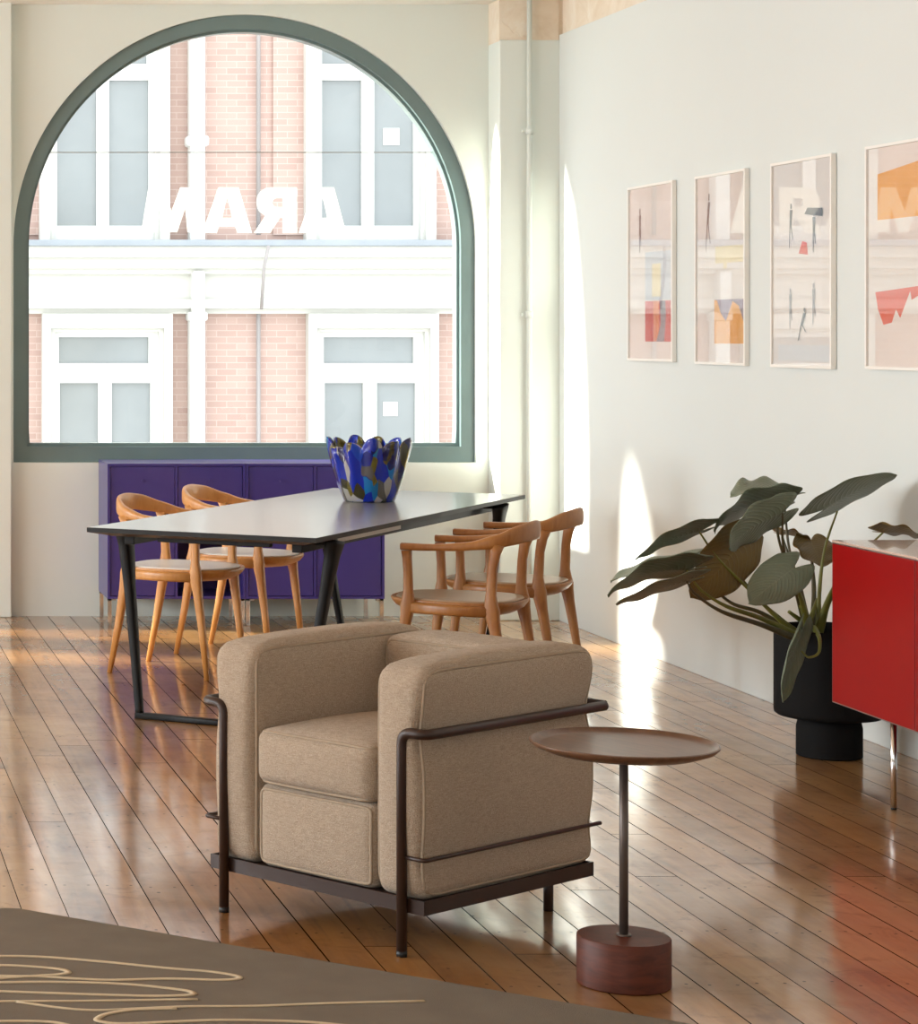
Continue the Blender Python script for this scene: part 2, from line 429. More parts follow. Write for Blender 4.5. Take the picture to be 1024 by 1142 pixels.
# arched windows: only window_1 is seen; the other two let in the low sun
def arched_window(i, cx):
    A = arch_angles()
    bm = BM()
    ring_solid(bm, A, lambda a: arch_pt(a, cx, WR-.052, WB+.062), lambda a: arch_pt(a, cx, WR, WB, .017), Y_FAR+.025, Y_FAR+.075)
    ring_solid(bm, A, lambda a: arch_pt(a, cx, WR-.066, WB+.080), lambda a: arch_pt(a, cx, WR-.045, WB+.05), Y_FAR+.06, Y_FAR+.135)
    fr = struct(obj('window_%d' % i, bm, M_frame_teal, sharp=30))
    z_s = H+(PY-170)*(Y_FAR+.1)/F
    for nm, lo, hi in (('lower_pane', -9, z_s), ('upper_pane', z_s, 9)):
        bm = BM(); pts = []
        for a in arch_angles():
            x, z = arch_pt(a, cx, WR-.05, WB+.066); pts.append((x, z))
        poly = []
        for k in range(len(pts)):
            p, q = pts[k], pts[(k+1) % len(pts)]
            ins = lambda t: lo <= t[1] <= hi
            if ins(p): poly.append(p)
            if ins(p) != ins(q):
                t = (z_s-p[1])/(q[1]-p[1]); poly.append((p[0]+t*(q[0]-p[0]), z_s))
        vs = [bm.verts.new((x, Y_FAR+.1, z)) for x, z in poly]; bm.faces.new(vs)
        obj('glass_pane', bm, M_glass, fr)
    bm = BM(); hw = math.sqrt((WR-.05)**2-max(0, z_s-WZ)**2)
    box(bm, (cx-hw, Y_FAR+.097, z_s-.0022), (cx+hw, Y_FAR+.103, z_s+.0022)); obj('glazing_seam', bm, M_alu, fr)
    return fr
arched_window(1, WX); arched_window(2, -1.3); arched_window(3, -4.8)
for cx in (WX, -1.3, -4.8):
    p = area('window_portal', (cx, Y_FAR+.2, 1.95), (0, -1, 0), 2.5, 2.5, 1, (1, 1, 1)); p.data.cycles.is_portal = True

# right wall: smooth lining up to 2.96 m, raw plaster above
bm = BM(); box(bm, (X_R, Y_N, 0), (X_R+.06, Y_FAR-.2, 2.96), bevel=.003); struct(obj('wall_right', bm, M_wall))
bm = BM(); box(bm, (X_R+.02, Y_N, -.1), (X_R+.4, Y_FAR+.3, CEIL+.05)); struct(obj('wall_right_masonry', bm, M_raw))
bm = BM()
for y0, y1 in ((Y_N-.3, 2.75), (4.45, 5.75), (7.45, 8.75), (10.45, Y_FAR+.3)): box(bm, (X_L-.3, y0, -.1), (X_L, y1, CEIL+.1))
for y0 in (2.75, 5.75, 8.75):
    box(bm, (X_L-.3, y0, -.1), (X_L, y0+1.7, .85)); box(bm, (X_L-.3, y0, 3.15), (X_L, y0+1.7, CEIL+.1))
struct(obj('wall_left', bm, M_far))
bm = BM()
box(bm, (X_L-.3, Y_N-.3, -.1), (-4.75, Y_N, CEIL+.1)); box(bm, (-.25, Y_N-.3, -.1), (X_R+.4, Y_N, CEIL+.1))
box(bm, (-4.75, Y_N-.3, -.1), (-.25, Y_N, .75)); box(bm, (-4.75, Y_N-.3, 3.05), (-.25, Y_N, CEIL+.1))
struct(obj('wall_near', bm, M_wall))

# pilasters in the far corners of the bay
bm = BM(); box(bm, (3.453, Y_FAR-.2, 0), (X_R+.03, Y_FAR+.02, 2.935), bevel=.006)
tr = struct(obj('trim_1', bm, M_far))
bm = BM()
N = 24; top = []
rr = random.Random(3)
vs_b = []; vs_t = []
for k in range(N+1):
    x = 3.453+(X_R-3.453)*k/N
    zb = 2.90 + (.14*(1-k/N)**2) + rr.uniform(-.012, .012) + (.02 if k > 18 else 0)
    vs_b.append(zb)
for k in range(N):
    x0 = 3.453+(X_R-3.453)*k/N; x1 = 3.453+(X_R-3.453)*(k+1)/N
    zb = (vs_b[k]+vs_b[k+1])/2
    vv = [bm.verts.new(p) for p in ((x0, Y_FAR-.197, vs_b[k]), (x1, Y_FAR-.197, vs_b[k+1]), (x1, Y_FAR-.197, CEIL+.01), (x0, Y_FAR-.197, CEIL+.01))]
    bm.faces.new(vv)
    vv2 = [bm.verts.new(p) for p in ((x0, Y_FAR-.19, vs_b[k]), (x1, Y_FAR-.19, vs_b[k+1]), (x1, Y_FAR-.19, CEIL+.01), (x0, Y_FAR-.19, CEIL+.01))]
    bm.faces.new(vv2[::-1])
    for i in range(4): bm.faces.new((vv[i], vv[(i+1) % 4], vv2[(i+1) % 4], vv2[i]))
box(bm, (3.453, Y_FAR-.19, 2.93), (X_R+.03, Y_FAR+.02, CEIL+.01))
obj('raw_plaster_patch', bm, M_raw, tr)
bm = BM(); box(bm, (.15, Y_FAR-.07, 0), (.998, Y_FAR+.02, CEIL+.02), bevel=.006); struct(obj('trim_2', bm, M_far))
bm = BM(); box(bm, (X_L, Y_FAR-.008, H+(PY-3)*Y_FAR/F), (3.453, Y_FAR+.01, CEIL+.01)); struct(obj('trim_3', bm, M_far))
# conduit pipe on the pilaster
p0 = at(590.5, 370, Y_FAR-.222)
t = thing('wall_pipe', 'thin white painted pipe running up the pilaster in the far corner', 'pipe', (p0.x, p0.y, 0))
bm = BM(); tube(bm, [(0, 0, .13), (0, 0, 3.135)], .0125, 12); obj('pipe', bm, M_far, t)
for y in (146, 351):
    z = at(590, y, Y_FAR-.22).z; bm = BM()
    tube(bm, [(0, 0, z-.018), (0, 0, z+.018)], .0175, 12); box(bm, (-.034, .004, z-.008), (.034, .022, z+.008)); obj('pipe_clip', bm, M_far, t)

# ------------------------------------------------------------------ outside: the brick building across the street
YB = 24.0; KB = YB/F
def fx(x): return (x-PX)*KB
def fz(y): return H-(y-PY)*KB
def brick():
    m, n, b = base_mat('haze_paled_brickwork', rough=.9, spec=.2)
    v = n.coords(rot=(PI/2, 0, 0))
    br = n.new('ShaderNodeTexBrick'); n.link(v, br.inputs['Vector'])
    br.inputs['Scale'].default_value = 1.0; br.inputs['Brick Width'].default_value = .20; br.inputs['Row Height'].default_value = .064
    br.inputs['Mortar Size'].default_value = .0045; br.inputs['Mortar Smooth'].default_value = .2; br.inputs['Bias'].default_value = -.1
    br.inputs['Color1'].default_value = rgb(186, 161, 152); br.inputs['Color2'].default_value = rgb(173, 146, 137); br.inputs['Mortar'].default_value = rgb(198, 180, 172)  # brick and mortar paled, glare and haze put into the colour
    f = n.noise(n.coords(), 1.4, 5, .6)
    n.link(n.mix(n.math('MULTIPLY', f, .5), br.outputs['Color'], rgb(186, 162, 152)), b.inputs['Base Color'])
    n.link(n.bump(br.outputs['Fac'], -.4, .01), b.inputs['Normal']); return m
M_brick = brick()
M_stone = mottled('cream_stone', rgb(206, 206, 200), rgb(196, 196, 190), 1.5, .8)
M_lead = mottled('lead_flashing', rgb(132, 140, 148), rgb(160, 167, 174), 2, .6)
M_pane = mottled('street_window_pane', rgb(116, 122, 124), rgb(150, 156, 157), 1.1, .15, spec=.6)
M_dpipe = mottled('grey_pipe', rgb(150, 146, 146), rgb(168, 162, 160), 3, .6)
bld = thing('brick_building', 'haze-paled red brick building with white sash windows seen through the arched window', 'building', (0, 0, 0))
bm = BM(); box(bm, (-9, YB, -4.5), (14, YB+.4, 9.5)); obj('brick_wall', bm, M_brick, bld)
bm = BM()
PITX = 295*KB
def fbox(bm, x0, y0, x1, y1, d0, d1, sh=0., mi=0): box(bm, (fx(x0)+sh, YB-d1, fz(y1)), (fx(x1)+sh, YB-d0, fz(y0)), mi=mi)
# brick piers between bays
for k in range(-4, 3): fbox(bm, 304, -500, 340, 262, -.02, .03, k*PITX)
obj('brick_pier', bm, M_brick, bld)
bm = BM()
for y0, y1, d in ((276, 288, .34), (288, 300, .26), (300, 306, .2), (306, 338, .12), (334, 344, .18), (344, 350, .10)):
    box(bm, (-9, YB-d, fz(y1)), (14, YB+.01, fz(y0)))
obj('cornice', bm, M_stone, bld)
bm = BM(); box(bm, (-9, YB-.4, fz(276)), (14, YB+.02, fz(269)), bevel=.01); obj('lead_flashing', bm, M_lead, bld)
def street_window(sh, upper):
    bm = BM()
    if upper:
        X0, X1 = 43, 187; yt, yb = -60, 270
        panes = [(63, 90, 107, 252), (121, 90, 165, 252), (63, -20, 163, 72)]
        sx = (58, 172)
    else:
        X0, X1 = 44, 188; yt, yb = 350, 640
        panes = [(63, 376, 163, 405), (64, 427, 107, 560), (122, 427, 165, 560)]
        sx = (57, 175)
    # stone surround as stepped bars
    for (a, b_, c, d, dep) in ((X0, yt, sx[0]-4, yb, .16), (sx[1]+4, yt, X1, yb, .16), (sx[0]-4, yt, sx[1]+4, yt+16, .16), (sx[0]-4, yt+16, sx[0]+1, yb, .11), (sx[1]-1, yt+16, sx[1]+4, yb, .11), (sx[0]+1, yt+16, sx[1]-1, yt+20, .11)):
        fbox(bm, a, b_, c, d, -.02, dep, sh)
    w = obj('window', bm, M_stone, bld)
    bm = BM()
    f0 = yt+18
    xs = [(sx[0], panes[1 if not upper else 0][0]), (panes[1 if not upper else 0][2], panes[2 if not upper else 1][0]), (panes[2 if not upper else 1][2], sx[1])]
    lo = panes[1] if not upper else panes[0]
    hi = panes[0] if not upper else panes[2]
    for a, b_ in xs: fbox(bm, a, lo[1], b_, lo[3], -.01, .05, sh)
    fbox(bm, sx[0], hi[3], sx[1], lo[1], -.01, .055, sh)
    fbox(bm, sx[0], lo[3], sx[1], yb, -.01, .05, sh)
    fbox(bm, sx[0], f0, sx[1], hi[1], -.01, .052, sh); fbox(bm, sx[0], hi[1], hi[0], hi[3], -.01, .05, sh); fbox(bm, hi[2], hi[1], sx[1], hi[3], -.01, .05, sh)
    obj('window_frame', bm, M_white_paint, w)
    for p in panes:
        bm = BM(); fbox(bm, p[0]-1, p[1]-1, p[2]+1, p[3]+1, -.01, .010, sh); obj('pane', bm, M_pane, w)
    return w
wins = {}
for k in range(-3, 2):
    for up in (True, False): wins[(k, up)] = street_window(k*PITX + (0 if up else 2*KB), up)
for up, r in ((True, (427, 143, 445, 162)), (False, (427, 448, 443, 464))):
    bm = BM(); fbox(bm, r[0], r[1], r[2], r[3], .013, .02); obj('paper_notice', bm, M_white_paint, wins[(1, up)], 'white square paper notice')
for sh in (0, -2*PITX):
    bm = BM()
    X = (fx(217)+sh)
    box(bm, (X-.075, YB-.22, fz(270)), (X+.075, YB-.02, 9.4), bevel=.02); box(bm, (X-.11, YB-.25, fz(165)), (X+.11, YB-.02, fz(153)), bevel=.03)
    box(bm, (X-.06, YB-.30, fz(350)), (X+.06, YB-.10, fz(303)), bevel=.02)
    box(bm, (X-.075, YB-.22, -4.4), (X+.075, YB-.02, fz(350)), bevel=.02); box(bm, (X-.095, YB-.24, fz(358)), (X+.095, YB-.02, fz(348)), bevel=.02)
    obj('downpipe', bm, M_white_paint, bld, 'white downpipe')
    bm = BM(); X = fx(287)+sh
    tube(bm, [(X, YB-.06, 9.4), (X, YB-.06, fz(262))], .022, 8); tube(bm, [(X+.03, YB-.44, fz(276)), (X, YB-.36, fz(300)), (X, YB-.22, fz(345))], .016, 8)
    tube(bm, [(X, YB-.06, fz(350)), (X, YB-.06, -4.4)], .022, 8); obj('drain_pipe', bm, M_dpipe, bld, 'thin grey pipe')
M_asphalt = mottled('pavement', rgb(150, 148, 144), rgb(170, 168, 163), 2, .9)
bm = BM(); box(bm, (-30, Y_FAR+.4, -4.7), (30, 40, -4.5)); struct(obj('street', bm, M_asphalt))

# ------------------------------------------------------------------ reversed letters on the glass
YG = Y_FAR+.1
def lx(x): return (x-PX)*YG/F
def lz(y): return H-(y-PY)*YG/F
def letter(name, loops, label):
    """loops: outline and holes in px; filled flat, then given the thickness of a cut letter"""
    bm = BM(); es = []
    for lp in loops:
        v = [bm.verts.new((lx(x), YG-.003, lz(y))) for x, y in lp]
        es += [bm.edges.new((v[i], v[(i+1) % len(v)])) for i in range(len(v))]
    bmesh.ops.triangle_fill(bm, use_beauty=True, use_dissolve=False, edges=es)
    r = bmesh.ops.extrude_face_region(bm, geom=list(bm.faces))
    for e in r['geom']:
        if isinstance(e, bmesh.types.BMVert): e.co.y -= .0015
    o = obj(name, bm, M_letter); return tag(o, label, 'letter', 'reversed letters on the arched window')
def A_loops(l, r, al, ar):
    t, b = 209, 260
    m = (l+r)/2
    return [[(l, b), (al, t), (ar, t), (r, b), (r-16, b), (r-18.5, 253), (l+18.5, 253), (l+16, b)],
            [(m-5.5, 243), (m+5.5, 243), (m+.8, 222), (m-.8, 222)]]
letter('window_letter', [[(157.5, 259), (165.5, 209), (184, 209), (191, 236), (201, 209), (218, 209), (225, 259), (209, 259), (206.5, 232), (197.5, 259), (187.5, 259), (177, 232), (173, 259)]], 'white reversed letter M, leftmost of the four on the window glass')
letter('window_letter', A_loops(225.5, 281, 243.5, 266), 'white letter A between the reversed M and R on the window glass')
R_out = [(331, 209), (331, 260), (315, 260), (315, 243), (312, 243), (301, 260), (283, 260), (297, 240)]
for k in range(0, 11):
    a = PI*.62 + k*(PI*.88/10)
    R_out.append((303.5+ -16.5*math.sin(a-PI*.62+.12), 226+17*math.cos(a-PI*.62+.12)*1.0))
R_out = [(331, 209), (331, 260), (315, 260), (315, 243), (312, 243), (301, 260), (283, 260), (296, 240.5), (290, 237), (287, 232), (286, 226), (287, 219), (290.5, 213.5), (296, 210), (302, 209)]
letter('window_letter', [R_out, [(315, 221), (308, 221), (305, 222.5), (303.8, 226), (305, 229.5), (308, 231), (315, 231)]], 'white reversed letter R between two letters A on the window glass')
letter('window_letter', A_loops(333, 386, 351, 372.5), 'white letter A, rightmost of the four on the window glass')

# ------------------------------------------------------------------ framed prints on the right wall
def picture(y_far, y_near, z0, z1, label, shapes):
    """hangs on the right wall; shapes = (material, polygon in 0..1 from the far side and from the bottom)"""
    d = .022
    t = thing('framed_print', label, 'picture', (X_R, (y_far+y_near)/2, z0), 0, 'framed prints in a row on the right wall')
    L = (y_far-y_near)/2; hh = z1-z0; fw = .011
    bm = BM()
    box(bm, (-d, -L, 0), (-.002, L, fw), bevel=.001); box(bm, (-d, -L, hh-fw), (-.002, L, hh), bevel=.001)
    box(bm, (-d, -L, fw), (-.002, -L+fw, hh-fw), bevel=.001); box(bm, (-d, L-fw, fw), (-.002, L, hh-fw), bevel=.001)
    obj('frame', bm, M_picframe, t)
    bm = BM(); box(bm, (-.012, -L+fw, fw), (-.003, L-fw, hh-fw))
    mats = [M_paper]
    iw, ih = 2*L-2*fw, hh-2*fw
    for i, (m, poly) in enumerate(shapes):
        if m not in mats: mats.append(m)
        mi = mats.index(m)
        v = [bm.verts.new((-.0122-.00012*(i+1), L-fw-u*iw, fw+w*ih)) for u, w in poly]
        f = bm.faces.new(v); f.material_index = mi
    o = obj('print', bm, mats, t)
    bm = BM(); box(bm, (-.0185, -L+fw*.6, fw*.6), (-.0165, L-fw*.6, hh-fw*.6)); obj('glass', bm, M_pglass, t)
    return t
A_red, A_org, A_gry, A_yel, A_amb = flat('ink_red', 190, 46, 36), flat('ink_orange', 214, 112, 44), flat('ink_grey', 122, 108, 116), flat('ink_yellow', 228, 212, 170), flat('ink_amber', 222, 150, 30)
A_brn, A_pl, A_dk, A_vio, A_sal = flat('ink_brown', 120, 84, 66), flat('ink_pale_blue', 200, 202, 206), flat('ink_dark', 70, 66, 70), flat('ink_violet', 128, 100, 116), flat('ink_vermilion', 214, 78, 44)
A_lg = flat('ink_light_grey', 216, 214, 212); A_bk = flat('ink_smoke', 148, 146, 148)
def rect(u0, w0, u1, w1): return [(u0, w0), (u1, w0), (u1, w1), (u0, w1)]
def figure(u, w, h, lean=0.):
    k = h
    return [[(u-.018, w+.48*k), (u+.018, w+.48*k), (u+.026+lean, w+.86*k), (u-.022+lean, w+.86*k)],
            [(u-.013+lean, w+.88*k), (u+.013+lean, w+.88*k), (u+.013+lean, w+k), (u-.013+lean, w+k)],
            [(u-.018, w+.48*k), (u, w+.48*k), (u-.004-lean, w), (u-.014-lean, w)], [(u+.002, w+.48*k), (u+.02, w+.48*k), (u+.035+lean, w+.04), (u+.024+lean, w+.04)]]
sh1 = [(A_pl, rect(.36, .34, .95, .62)), (A_yel, rect(.52, .36, .72, .55)), (A_red, rect(.36, .1, .95, .335)), (A_org, rect(.55, .1, .68, .335)), (A_gry, [(.62, .1), (.8, .1), (.84, .25), (.82, .335), (.7, .335), (.72, .2)])] + [(A_brn, p) for p in figure(.24, .62, .26)]
sh2 = [(A_yel, rect(.38, .53, .95, .62)), (A_yel, rect(.55, .5, .62, .62)), (A_vio, rect(.36, .1, .98, .335)), (A_amb, [(.36, .1), (.98, .1), (.98, .2), (.86, .3), (.74, .325), (.6, .22), (.5, .26), (.42, .33), (.36, .335)])] + [(A_brn, p) for p in figure(.22, .6, .31, .03)]
sh3 = [(A_lg, rect(.08, .02, .95, .1)), (A_sal, [(.44, .55), (.6, .54), (.58, .6), (.5, .61)])] + [(A_dk, p) for p in figure(.3, .58, .22, .01)] + [(A_dk, p) for p in figure(.7, .55, .2)] + [(A_bk, p) for p in figure(.3, .18, .2)] + [(A_bk, p) for p in figure(.7, .2, .2)] + [(A_dk, p) for p in figure(.5, .12, .16, .05)] + [(A_dk, [(.55, .74), (.85, .72), (.85, .76), (.6, .77)])]
sh4 = [(A_amb, [(.13, .67), (.98, .67), (.98, .93), (.13, .88)]), (A_sal, [(.1, .34), (.98, .37), (.98, .22), (.86, .3), (.8, .24), (.72, .32), (.62, .3), (.6, .34), (.46, .22), (.4, .26), (.34, .2), (.22, .19), (.14, .26)])]
picture(11.057, 10.478, 1.328, 2.122, 'narrow framed print with small red block, farthest along the right wall', sh1)
picture(10.211, 9.66, 1.323, 2.118, 'framed print with amber and violet block, second from the far corner', sh2)
picture(9.40, 8.836, 1.322, 2.117, 'framed print of small grey figures on white, third from the far corner', sh3)
picture(8.553, 7.99, 1.327, 2.118, 'framed print with amber top and vermilion drips, nearest on the right wall', sh4)

# ------------------------------------------------------------------ rug
ra = math.radians(-37.3); rug_x = Vector((math.cos(ra), math.sin(ra), 0)); rug_y = Vector((-math.sin(ra), math.cos(ra), 0))
rug_c = gnd(2, 1016)     # the corner nearest the far wall
RL, RW, RT = 2.6, 1.7, .014
bm = BM()
nx, ny = 60, 40
def rug_h(u, v):
    e = min(u*RL, (1-u)*RL, v*RW, (1-v)*RW)
    return RT*min(1, .35+ (e/.02)) if e < .013 else RT
cr = .05
t = bmesh.new()
outl = []
for cx_, cy_, a0 in ((RL-cr, -cr, 0), (cr, -cr, PI/2), (cr, -RW+cr, PI), (RL-cr, -RW+cr, 1.5*PI)):
    for k in range(7):
        a = a0+k*PI/12; outl.append((cx_+cr*math.cos(a), cy_+cr*math.sin(a)))
def rp(u, v, z): return Vector((u, v, z))
prism(bm, outl, lambda u, v, d: rp(u, v, d), 0.0, RT)
bmesh.ops.bevel(bm, geom=[e for e in bm.edges if all(abs(v.co.z-RT) < 1e-6 for v in e.verts)], offset=.006, segments=2, affect='EDGES')
Minv = (Matrix.Translation(rug_c) @ Matrix.Rotation(ra, 4, 'Z')).inverted()
def squiggle(pts, w):
    P = spline([Minv @ gnd(x/2.133, 1010+y/2.133, RT) for x, y in pts], 6)
    P = [Vector((p.x, p.y, RT+.0012)) for p in P]
    tube(bm, P, w/2, 6, up=Vector((0, 0, 1)), r2=.0016, mi=1)
squiggle([(-120, 122), (0, 121), (100, 123), (250, 135), (400, 150), (500, 158), (562, 168), (566, 175), (520, 178), (400, 175), (250, 178), (100, 170), (0, 168), (-120, 160)], .017)
squiggle([(-80, 144), (0, 143), (60, 145), (140, 152), (163, 160), (140, 165), (90, 168), (-60, 178)], .017)
squiggle([(-90, 188), (0, 184), (150, 183), (300, 188), (420, 200), (456, 207), (450, 214), (350, 216), (200, 212), (0, 205), (-120, 198)], .017)
squiggle([(-120, 232), (0, 229), (200, 228), (470, 224)], .014)
squiggle([(40, 230), (150, 245), (230, 250), (330, 246), (450, 241), (600, 240), (800, 233), (1010, 228)], .014)
squiggle([(420, 246), (330, 248), (262, 257), (234, 268), (237, 276), (300, 282), (500, 274), (640, 275), (770, 281), (900, 300), (800, 330)], .016)
squiggle([(-120, 280), (0, 276), (130, 279), (180, 300), (60, 330)], .015)
rug = obj('rug', bm, [M_rug, M_rugline]); rug.location = rug_c; rug.rotation_euler = (0, 0, ra)
tag(rug, 'taupe rug with looping cream lines lying in the near left corner', 'rug')

# ------------------------------------------------------------------ armchair
def cushion(lo, hi, r, bulge=(.01, .01, .01), extra=None, n=14):
    """soft box; returns bm and the map used, so that piping can follow it"""
    c = Vector([(a+b)/2 for a, b in zip(lo, hi)]); h = Vector([(b-a)/2 for a, b in zip(lo, hi)])
    def dmap(p):
        q = Vector([max(-h[i]+r, min(h[i]-r, p[i])) for i in range(3)])
        d = Vector(p)-q
        if d.length > 1e-9: d = d.normalized()*r
        o = q+d
        u = [max(-1, min(1, p[i]/h[i])) for i in range(3)]
        for i in range(3):
            j, k = (i+1) % 3, (i+2) % 3
            w = max(0, 1-abs(u[j])**2.5)*max(0, 1-abs(u[k])**2.5)
            if abs(u[i]) > .98: o[i] += math.copysign(bulge[i]*w, u[i])
        if extra: o = extra(o, u)
        return o+c
    bm = BM()
    g = bmesh.new(); bmesh.ops.create_cube(g, size=2.0)
    bmesh.ops.subdivide_edges(g, edges=list(g.edges), cuts=n, use_grid_fill=True)
    for v in g.verts:
        # denser towards the edges so that the rounding is smooth
        p = [math.copysign(1-(1-abs(x))**1.5, x) if abs(x) < 1 else x for x in v.co]
        v.co = dmap(Vector([p[i]*h[i] for i in range(3)]))
    for f in g.faces: f.smooth = True
    merge(bm, g)
    return bm, dmap, h
def piping_loop(bm, dmap, h, axis, sign, inset=.006, r=.0042, grow=.0015):
    j, k = (axis+1) % 3, (axis+2) % 3
    P = []
    m = 22
    cor = [(-1, -1), (1, -1), (1, 1), (-1, 1)]
    for i in range(4):
        a, b = cor[i], cor[(i+1) % 4]
        for s in range(m):
            t = s/m
            p = Vector((0, 0, 0)); p[axis] = sign*h[axis]
            p[j] = (a[0]+(b[0]-a[0])*t)*(h[j]-inset); p[k] = (a[1]+(b[1]-a[1])*t)*(h[k]-inset)
            q = dmap(p)
            P.append(q)
    # smooth the loop a little and close it
    for _ in range(2):
        P = [(P[i-1]+P[i]*2+P[(i+1) % len(P)])/4 for i in range(len(P))]
    P.append(P[0].copy()); P.append(P[1].copy())
    tube(bm, P, r, 8, caps=False)
AR = math.radians(-51.5)
C = Vector((1.414, 5.582, 0))
ch = thing('armchair', 'beige boucle cube armchair in a brown tubular steel frame', 'armchair', C, AR)
BX, BY = .66, .672
def arm(x0, x1, outer):
    def ex(o, u):
        # squeezed by the tube at .525 and the thin rod at .233
        z = o.z + (.132+.690)/2
        if u[0]*outer > .5:
            for zc, wd, dp in ((.525, .06, .013), (.233, .05, .007)):
                o.x -= outer*dp*math.exp(-((z-zc)/wd)**2)*min(1, (u[0]*outer-.5)*2.2)
        if u[2] > .3:      # the top edge falls away towards front and back
            o.z -= .010*max(0, (abs(u[1])-.72)/.28)**2*(u[2]-.3)/.7
        if u[1] > .3:
            for zc, wd, dp in ((.525, .055, .022), (.233, .045, .014)):
                o.y -= dp*math.exp(-((z-zc)/wd)**2)*(u[1]-.3)
        return o
    bm, dm, h = cushion((x0, .0, .132), (x1, .694, .678), .032, (.014, .016, .013), ex, 18)
    o = obj('arm_cushion', bm, M_fabric, ch)
    bm = BM(); piping_loop(bm, dm, h, 0, 1); piping_loop(bm, dm, h, 0, -1); obj('piping', bm, M_piping, o)
arm(-.146, -.004, 1); arm(-BX+.004, -BX+.146, -1)
x0, x1 = -BX+.148, -.148
bm, dm, h = cushion((x0, .495, .132), (x1, .694, .668), .028, (.002, .016, .010), None, 16)
o = obj('back_cushion', bm, M_fabric, ch); bm = BM(); piping_loop(bm, dm, h, 1, -1); piping_loop(bm, dm, h, 1, 1); obj('piping', bm, M_piping, o)
bm, dm, h = cushion((x0, -.008, .338), (x1, .50, .474), .030, (.002, .014, .022), None, 16)
o = obj('seat_cushion', bm, M_fabric, ch); bm = BM(); piping_loop(bm, dm, h, 2, 1); piping_loop(bm, dm, h, 2, -1); obj('piping', bm, M_piping, o)
bm, dm, h = cushion((x0, .004, .132), (x1, .50, .338), .026, (.002, .012, .006), None, 14)
o = obj('base_cushion', bm, M_fabric, ch); bm = BM(); piping_loop(bm, dm, h, 1, -1, .010); obj('piping', bm, M_piping, o)
# base frame: angle iron round the bottom, springs deck
bm = BM()
z0, z1 = .102, .136
box(bm, (-BX, -.003, z0), (0, .003, z1)); box(bm, (-BX, BY-.003, z0), (0, BY+.003, z1))
box(bm, (-BX, 0, z0), (-BX+.005, BY, z1)); box(bm, (-.005, 0, z0), (0, BY, z1))
box(bm, (-BX+.004, .002, .124), (-.004, BY-.002, .131))
obj('base_frame', bm, M_bronze, ch)
RT_ = .0125
for sx in (1, -1):
    xp = -.055 if sx > 0 else -BX+.055; xo = .0125 if sx > 0 else -BX-.0125
    bm = BM(); tube(bm, fillet([(xp, -.014, .012), (xp, -.014, .525), (xo, -.014, .525), (xo, .702, .525)], .030, 7), RT_, 14)
    o = obj('frame_tube', bm, M_bronze, ch)
    bm = BM(); tube(bm, [(xp, -.014, 0), (xp, -.014, .014)], RT_+.0004, 14); obj('foot_cap', bm, M_tip, o)
    xr = xo - sx*.004
    bm = BM(); tube(bm, fillet([(xp, -.012, .233), (xr, -.012, .233), (xr, .690, .233)], .012, 4), .0052, 10); obj('side_rod', bm, M_bronze, ch)
for xp in (-.106, -.554):
    bm = BM(); tube(bm, [(xp, BY-.034, .0), (xp, BY-.034, .115)], RT_, 14); tube(bm, [(xp, BY+.034, .10), (xp, BY+.034, .515)], RT_*.8, 12); box(bm, (xp-.012, BY-.04, .105), (xp+.012, BY+.045, .118)); obj('rear_leg', bm, M_bronze, ch)
bm = BM(); tube(bm, [(-BX-.008, .712, .525), (.008, .712, .525)], .0118, 12); obj('rear_tube', bm, M_bronze, ch)

# ------------------------------------------------------------------ side table
sc = Vector((1.809, 5.382, 0))
t = thing('side_table', 'round walnut side table on a thin post and drum base', 'side table', sc, math.radians(25))
bm = BM(); lathe(bm, [(.098, 0), (.1015, .003), (.1015, .105), (.099, .108)], 64); obj('base', bm, M_walnut, t, sharp=40)
bm = BM(); tube(bm, [(0, 0, .106), (0, 0, .520)], .0098, 20); tube(bm, [(0, 0, .108), (0, 0, .112)], .016, 20); obj('post', bm, M_stem_metal, t, 'dark metal post')
bm = BM(); lathe(bm, [(.03, .500), (.10, .507), (.165, .518), (.195, .529), (.2035, .537), (.2035, .541), (.200, .5425), (.197, .540), (.190, .5345), (.17, .5335), (.002, .5335)], 80)
obj('tabletop', bm, M_walnut_top, t, sharp=50)

# ------------------------------------------------------------------ dining table
TA = math.radians(-31.9)
e1 = Vector((math.cos(TA), math.sin(TA), 0)); e2 = Vector((-math.sin(TA), math.cos(TA), 0))
TM = Vector((2.093, 9.868, 0))
TWH, TLH, TZ = .4475, 1.329, .730
t = thing('dining_table', 'long dining table with grey top and black trestle legs', 'table', TM, TA)
bm = BM(); box(bm, (-TWH+.003, -TLH+.003, TZ-.004), (TWH-.003, TLH-.003, TZ)); obj('tabletop', bm, M_linoleum, t, 'grey linoleum top')
bm = BM()
